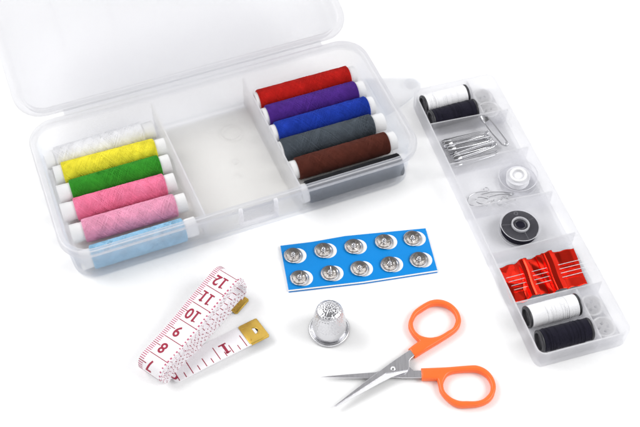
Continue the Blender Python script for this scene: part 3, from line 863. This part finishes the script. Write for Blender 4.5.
# arc length of the 12|13 line on the outermost top
s12 = None
for i in range((TURNS - 1) * 200 + 60, n_coil):
    if i % 200 >= 100 and (Ls[i].dot(U)) < -5.93:
        s12 = cum[i]; break
s_end = cum[n_coil]
CM = .985
rd = random.Random(3)
for c in range(-1, 8):
    s0 = s12 + c * CM
    if c >= 0: quad(s0 - .018, s0 + .018, .005, .19, 1, 2)
    if c >= 0: quad(s0 - .017, s0 + .017, .20, .99, 1, 1)
    for k in range(1, 20):
        if s0 + k * CM / 20 < s12 - .9 or s0 + k * CM / 20 > s_end + .1: continue
        ln = .32 if k == 10 else .19
        if k % 2 == 0: quad(s0 + k * CM / 20 - .018, s0 + k * CM / 20 + .018, 0.005, .19 if k != 10 else .32, 1, 2 if k != 10 else 1)
def put_text(txt, s_c, v_c, size, side, along, stretch=1.0):
    """along=0: reads across the tape, foot towards rising numbers; along=1: reads along the tape (inch side)"""
    wd = 1.28
    me = text_mesh(txt, size)
    bm = bmesh.new(); bm.from_mesh(me)
    bmesh.ops.triangulate(bm, faces=bm.faces)
    for _ in range(3):
        bmesh.ops.subdivide_edges(bm, edges=[e_ for e_ in bm.edges if e_.calc_length() > .09], cuts=1)
        bmesh.ops.triangulate(bm, faces=bm.faces)
    bm.verts.index_update()
    polys = [([v.co.copy() for v in bm.verts], [[v.index for v in f.verts] for f in bm.faces])]
    bm.free()
    # slab feet, as in the printed numerals
    h = size * .36; t_ = size * .075
    xs = {'1': [0], '11': [-.29 * size, .27 * size], '12': [-.29 * size], '10': [-.29 * size]}.get(txt, [])
    for x in xs:
        cx = x + .02 * size
        polys.append(([Vector((cx - .2 * size, -h, 0)), Vector((cx + .22 * size, -h, 0)), Vector((cx + .22 * size, -h + t_ * 1.3, 0)), Vector((cx - .2 * size, -h + t_ * 1.3, 0))], [[0, 1, 2, 3]]))
        polys.append(([Vector((cx - .2 * size, h - t_, 0)), Vector((cx + .1 * size, h - t_, 0)), Vector((cx + .1 * size, h, 0)), Vector((cx - .2 * size, h, 0))], [[0, 1, 2, 3]]))
    for vs_, fs in polys:
        out = []
        for v in vs_:
            x, y = v.x * stretch, v.y
            if along == 0: ss, vv_ = s_c + y, v_c - x / wd
            else: ss, vv_ = s_c - x, v_c + y / wd
            out.append(tp(ss, vv_, (TK + .007) * side) - ROOT)
        tp_m.add(out, fs, 1, True)
    bpy.data.meshes.remove(me)
for k, txt in enumerate(('12', '11', '10', '9', '8', '7')):
    put_text(txt, s12 + (k + .52) * CM, .50 if len(txt) == 2 else .46, .74, 1, 0, .85)
# inch side of the free strip; e of the one inch line is -7.89
def s_of_e(e_):
    k = (e_ - es) / (-5.85 - es) * K
    i = n_coil + int(k); return cum[min(i, len(cum) - 1)] + 0
INCH = 2.62; s1 = s_of_e(-7.90)
for k in range(-4, 14):
    ss = s1 - k * INCH / 8
    ln = {0: .66, 4: .62}.get(k % 8, .44 if k % 2 == 0 else .26)
    quad(ss - .019, ss + .019, 1 - ln, .985, -1, 1)
    if k == -4: pass
put_text('1', s1 + .44, .62, .86, -1, 1)
put_text('2', s1 - INCH + .44, .62, .86, -1, 1)
# the inch ticks that show on the inside of the roll, and the printed edge of every layer
ss = 0
while ss < s_end - .8:
    quad(ss - .018, ss + .018, .72 if rd.random() < .5 else .55, .985, -1, 1); ss += INCH / 8
ss = 0.05
while ss < s_end + .2:
    w_ = rd.uniform(.022, .034)
    a = [tp(ss - w_, 1, -.016), tp(ss + w_, 1, -.016), tp(ss + w_, 1, .016), tp(ss - w_, 1, .016)]
    lo, f = at(ss); out = (Rs[lo] - Ls[lo]).normalized() * .006
    if rd.random() < .8: tp_m.add([p + out - ROOT for p in a], [(0, 1, 2, 3)], 1 if rd.random() < .25 else 2, False)
    ss += .262 + rd.uniform(-.02, .02)
ss = s12 - .5
while ss < s_end:               # dashed print along the inch edge of the outer face
    quad(ss, ss + rd.uniform(.05, .10), .925, .985, 1, 2); ss += .19
tp_m.build('ribbon', [M['tape'], M['ink'], M['ink_soft']], tape_o, auto=50)
# brass ends
def brass(P0, ex, ey, ez, w_, h_):
    out = [(-w_ / 2 + .07, -h_ / 2), (w_ / 2 - .05, -h_ / 2), (w_ / 2, -h_ / 2 + .05), (w_ / 2, h_ / 2 - .05), (w_ / 2 - .05, h_ / 2), (-w_ / 2 + .07, h_ / 2), (-w_ / 2, h_ / 2 - .07), (-w_ / 2, -h_ / 2 + .07)]
    hole = [(.0, .20)] + [(.0 + .20 * math.sin(PI * i / 14), .20 * math.cos(PI * i / 14)) for i in range(1, 14)] + [(.0, -.20)]
    b_ = MB(); Mx = Matrix((ex, ey, ez)).transposed().to_4x4(); Mx.translation = P0 - ROOT
    b_.mesh(curve_mesh([out, hole], .04, .018, 2), 0, Mx)
    o = b_.build('metal_end', M['brass'], tape_o, auto=40)
    r_ = MB()
    for y in (-.36, .36):
        m2 = MB(); m2.lathe([(.055, .05), (.05, .075), (.0001, .085)], 14, o=(-.33 * w_ / .95, y * h_ / 1.2, 0))
        r_.add([Mx @ Vector(v) for v in m2.v], m2.f)
    r_.build('rivet', M['brass'], o, auto=60)
far, near = strip_pt(-5.98)
ex = D.copy(); ey = (far - near).normalized(); ez = ex.cross(ey).normalized(); ey = ez.cross(ex)
brass((far + near) / 2, ex, ey, ez, .95, 1.30)
ex2 = U.copy(); ey2 = (W * -1); ez2 = Z.copy()
brass(ring_pt(-6.42, -.36, .06), ex2, ey2, ez2, .95, 1.2)
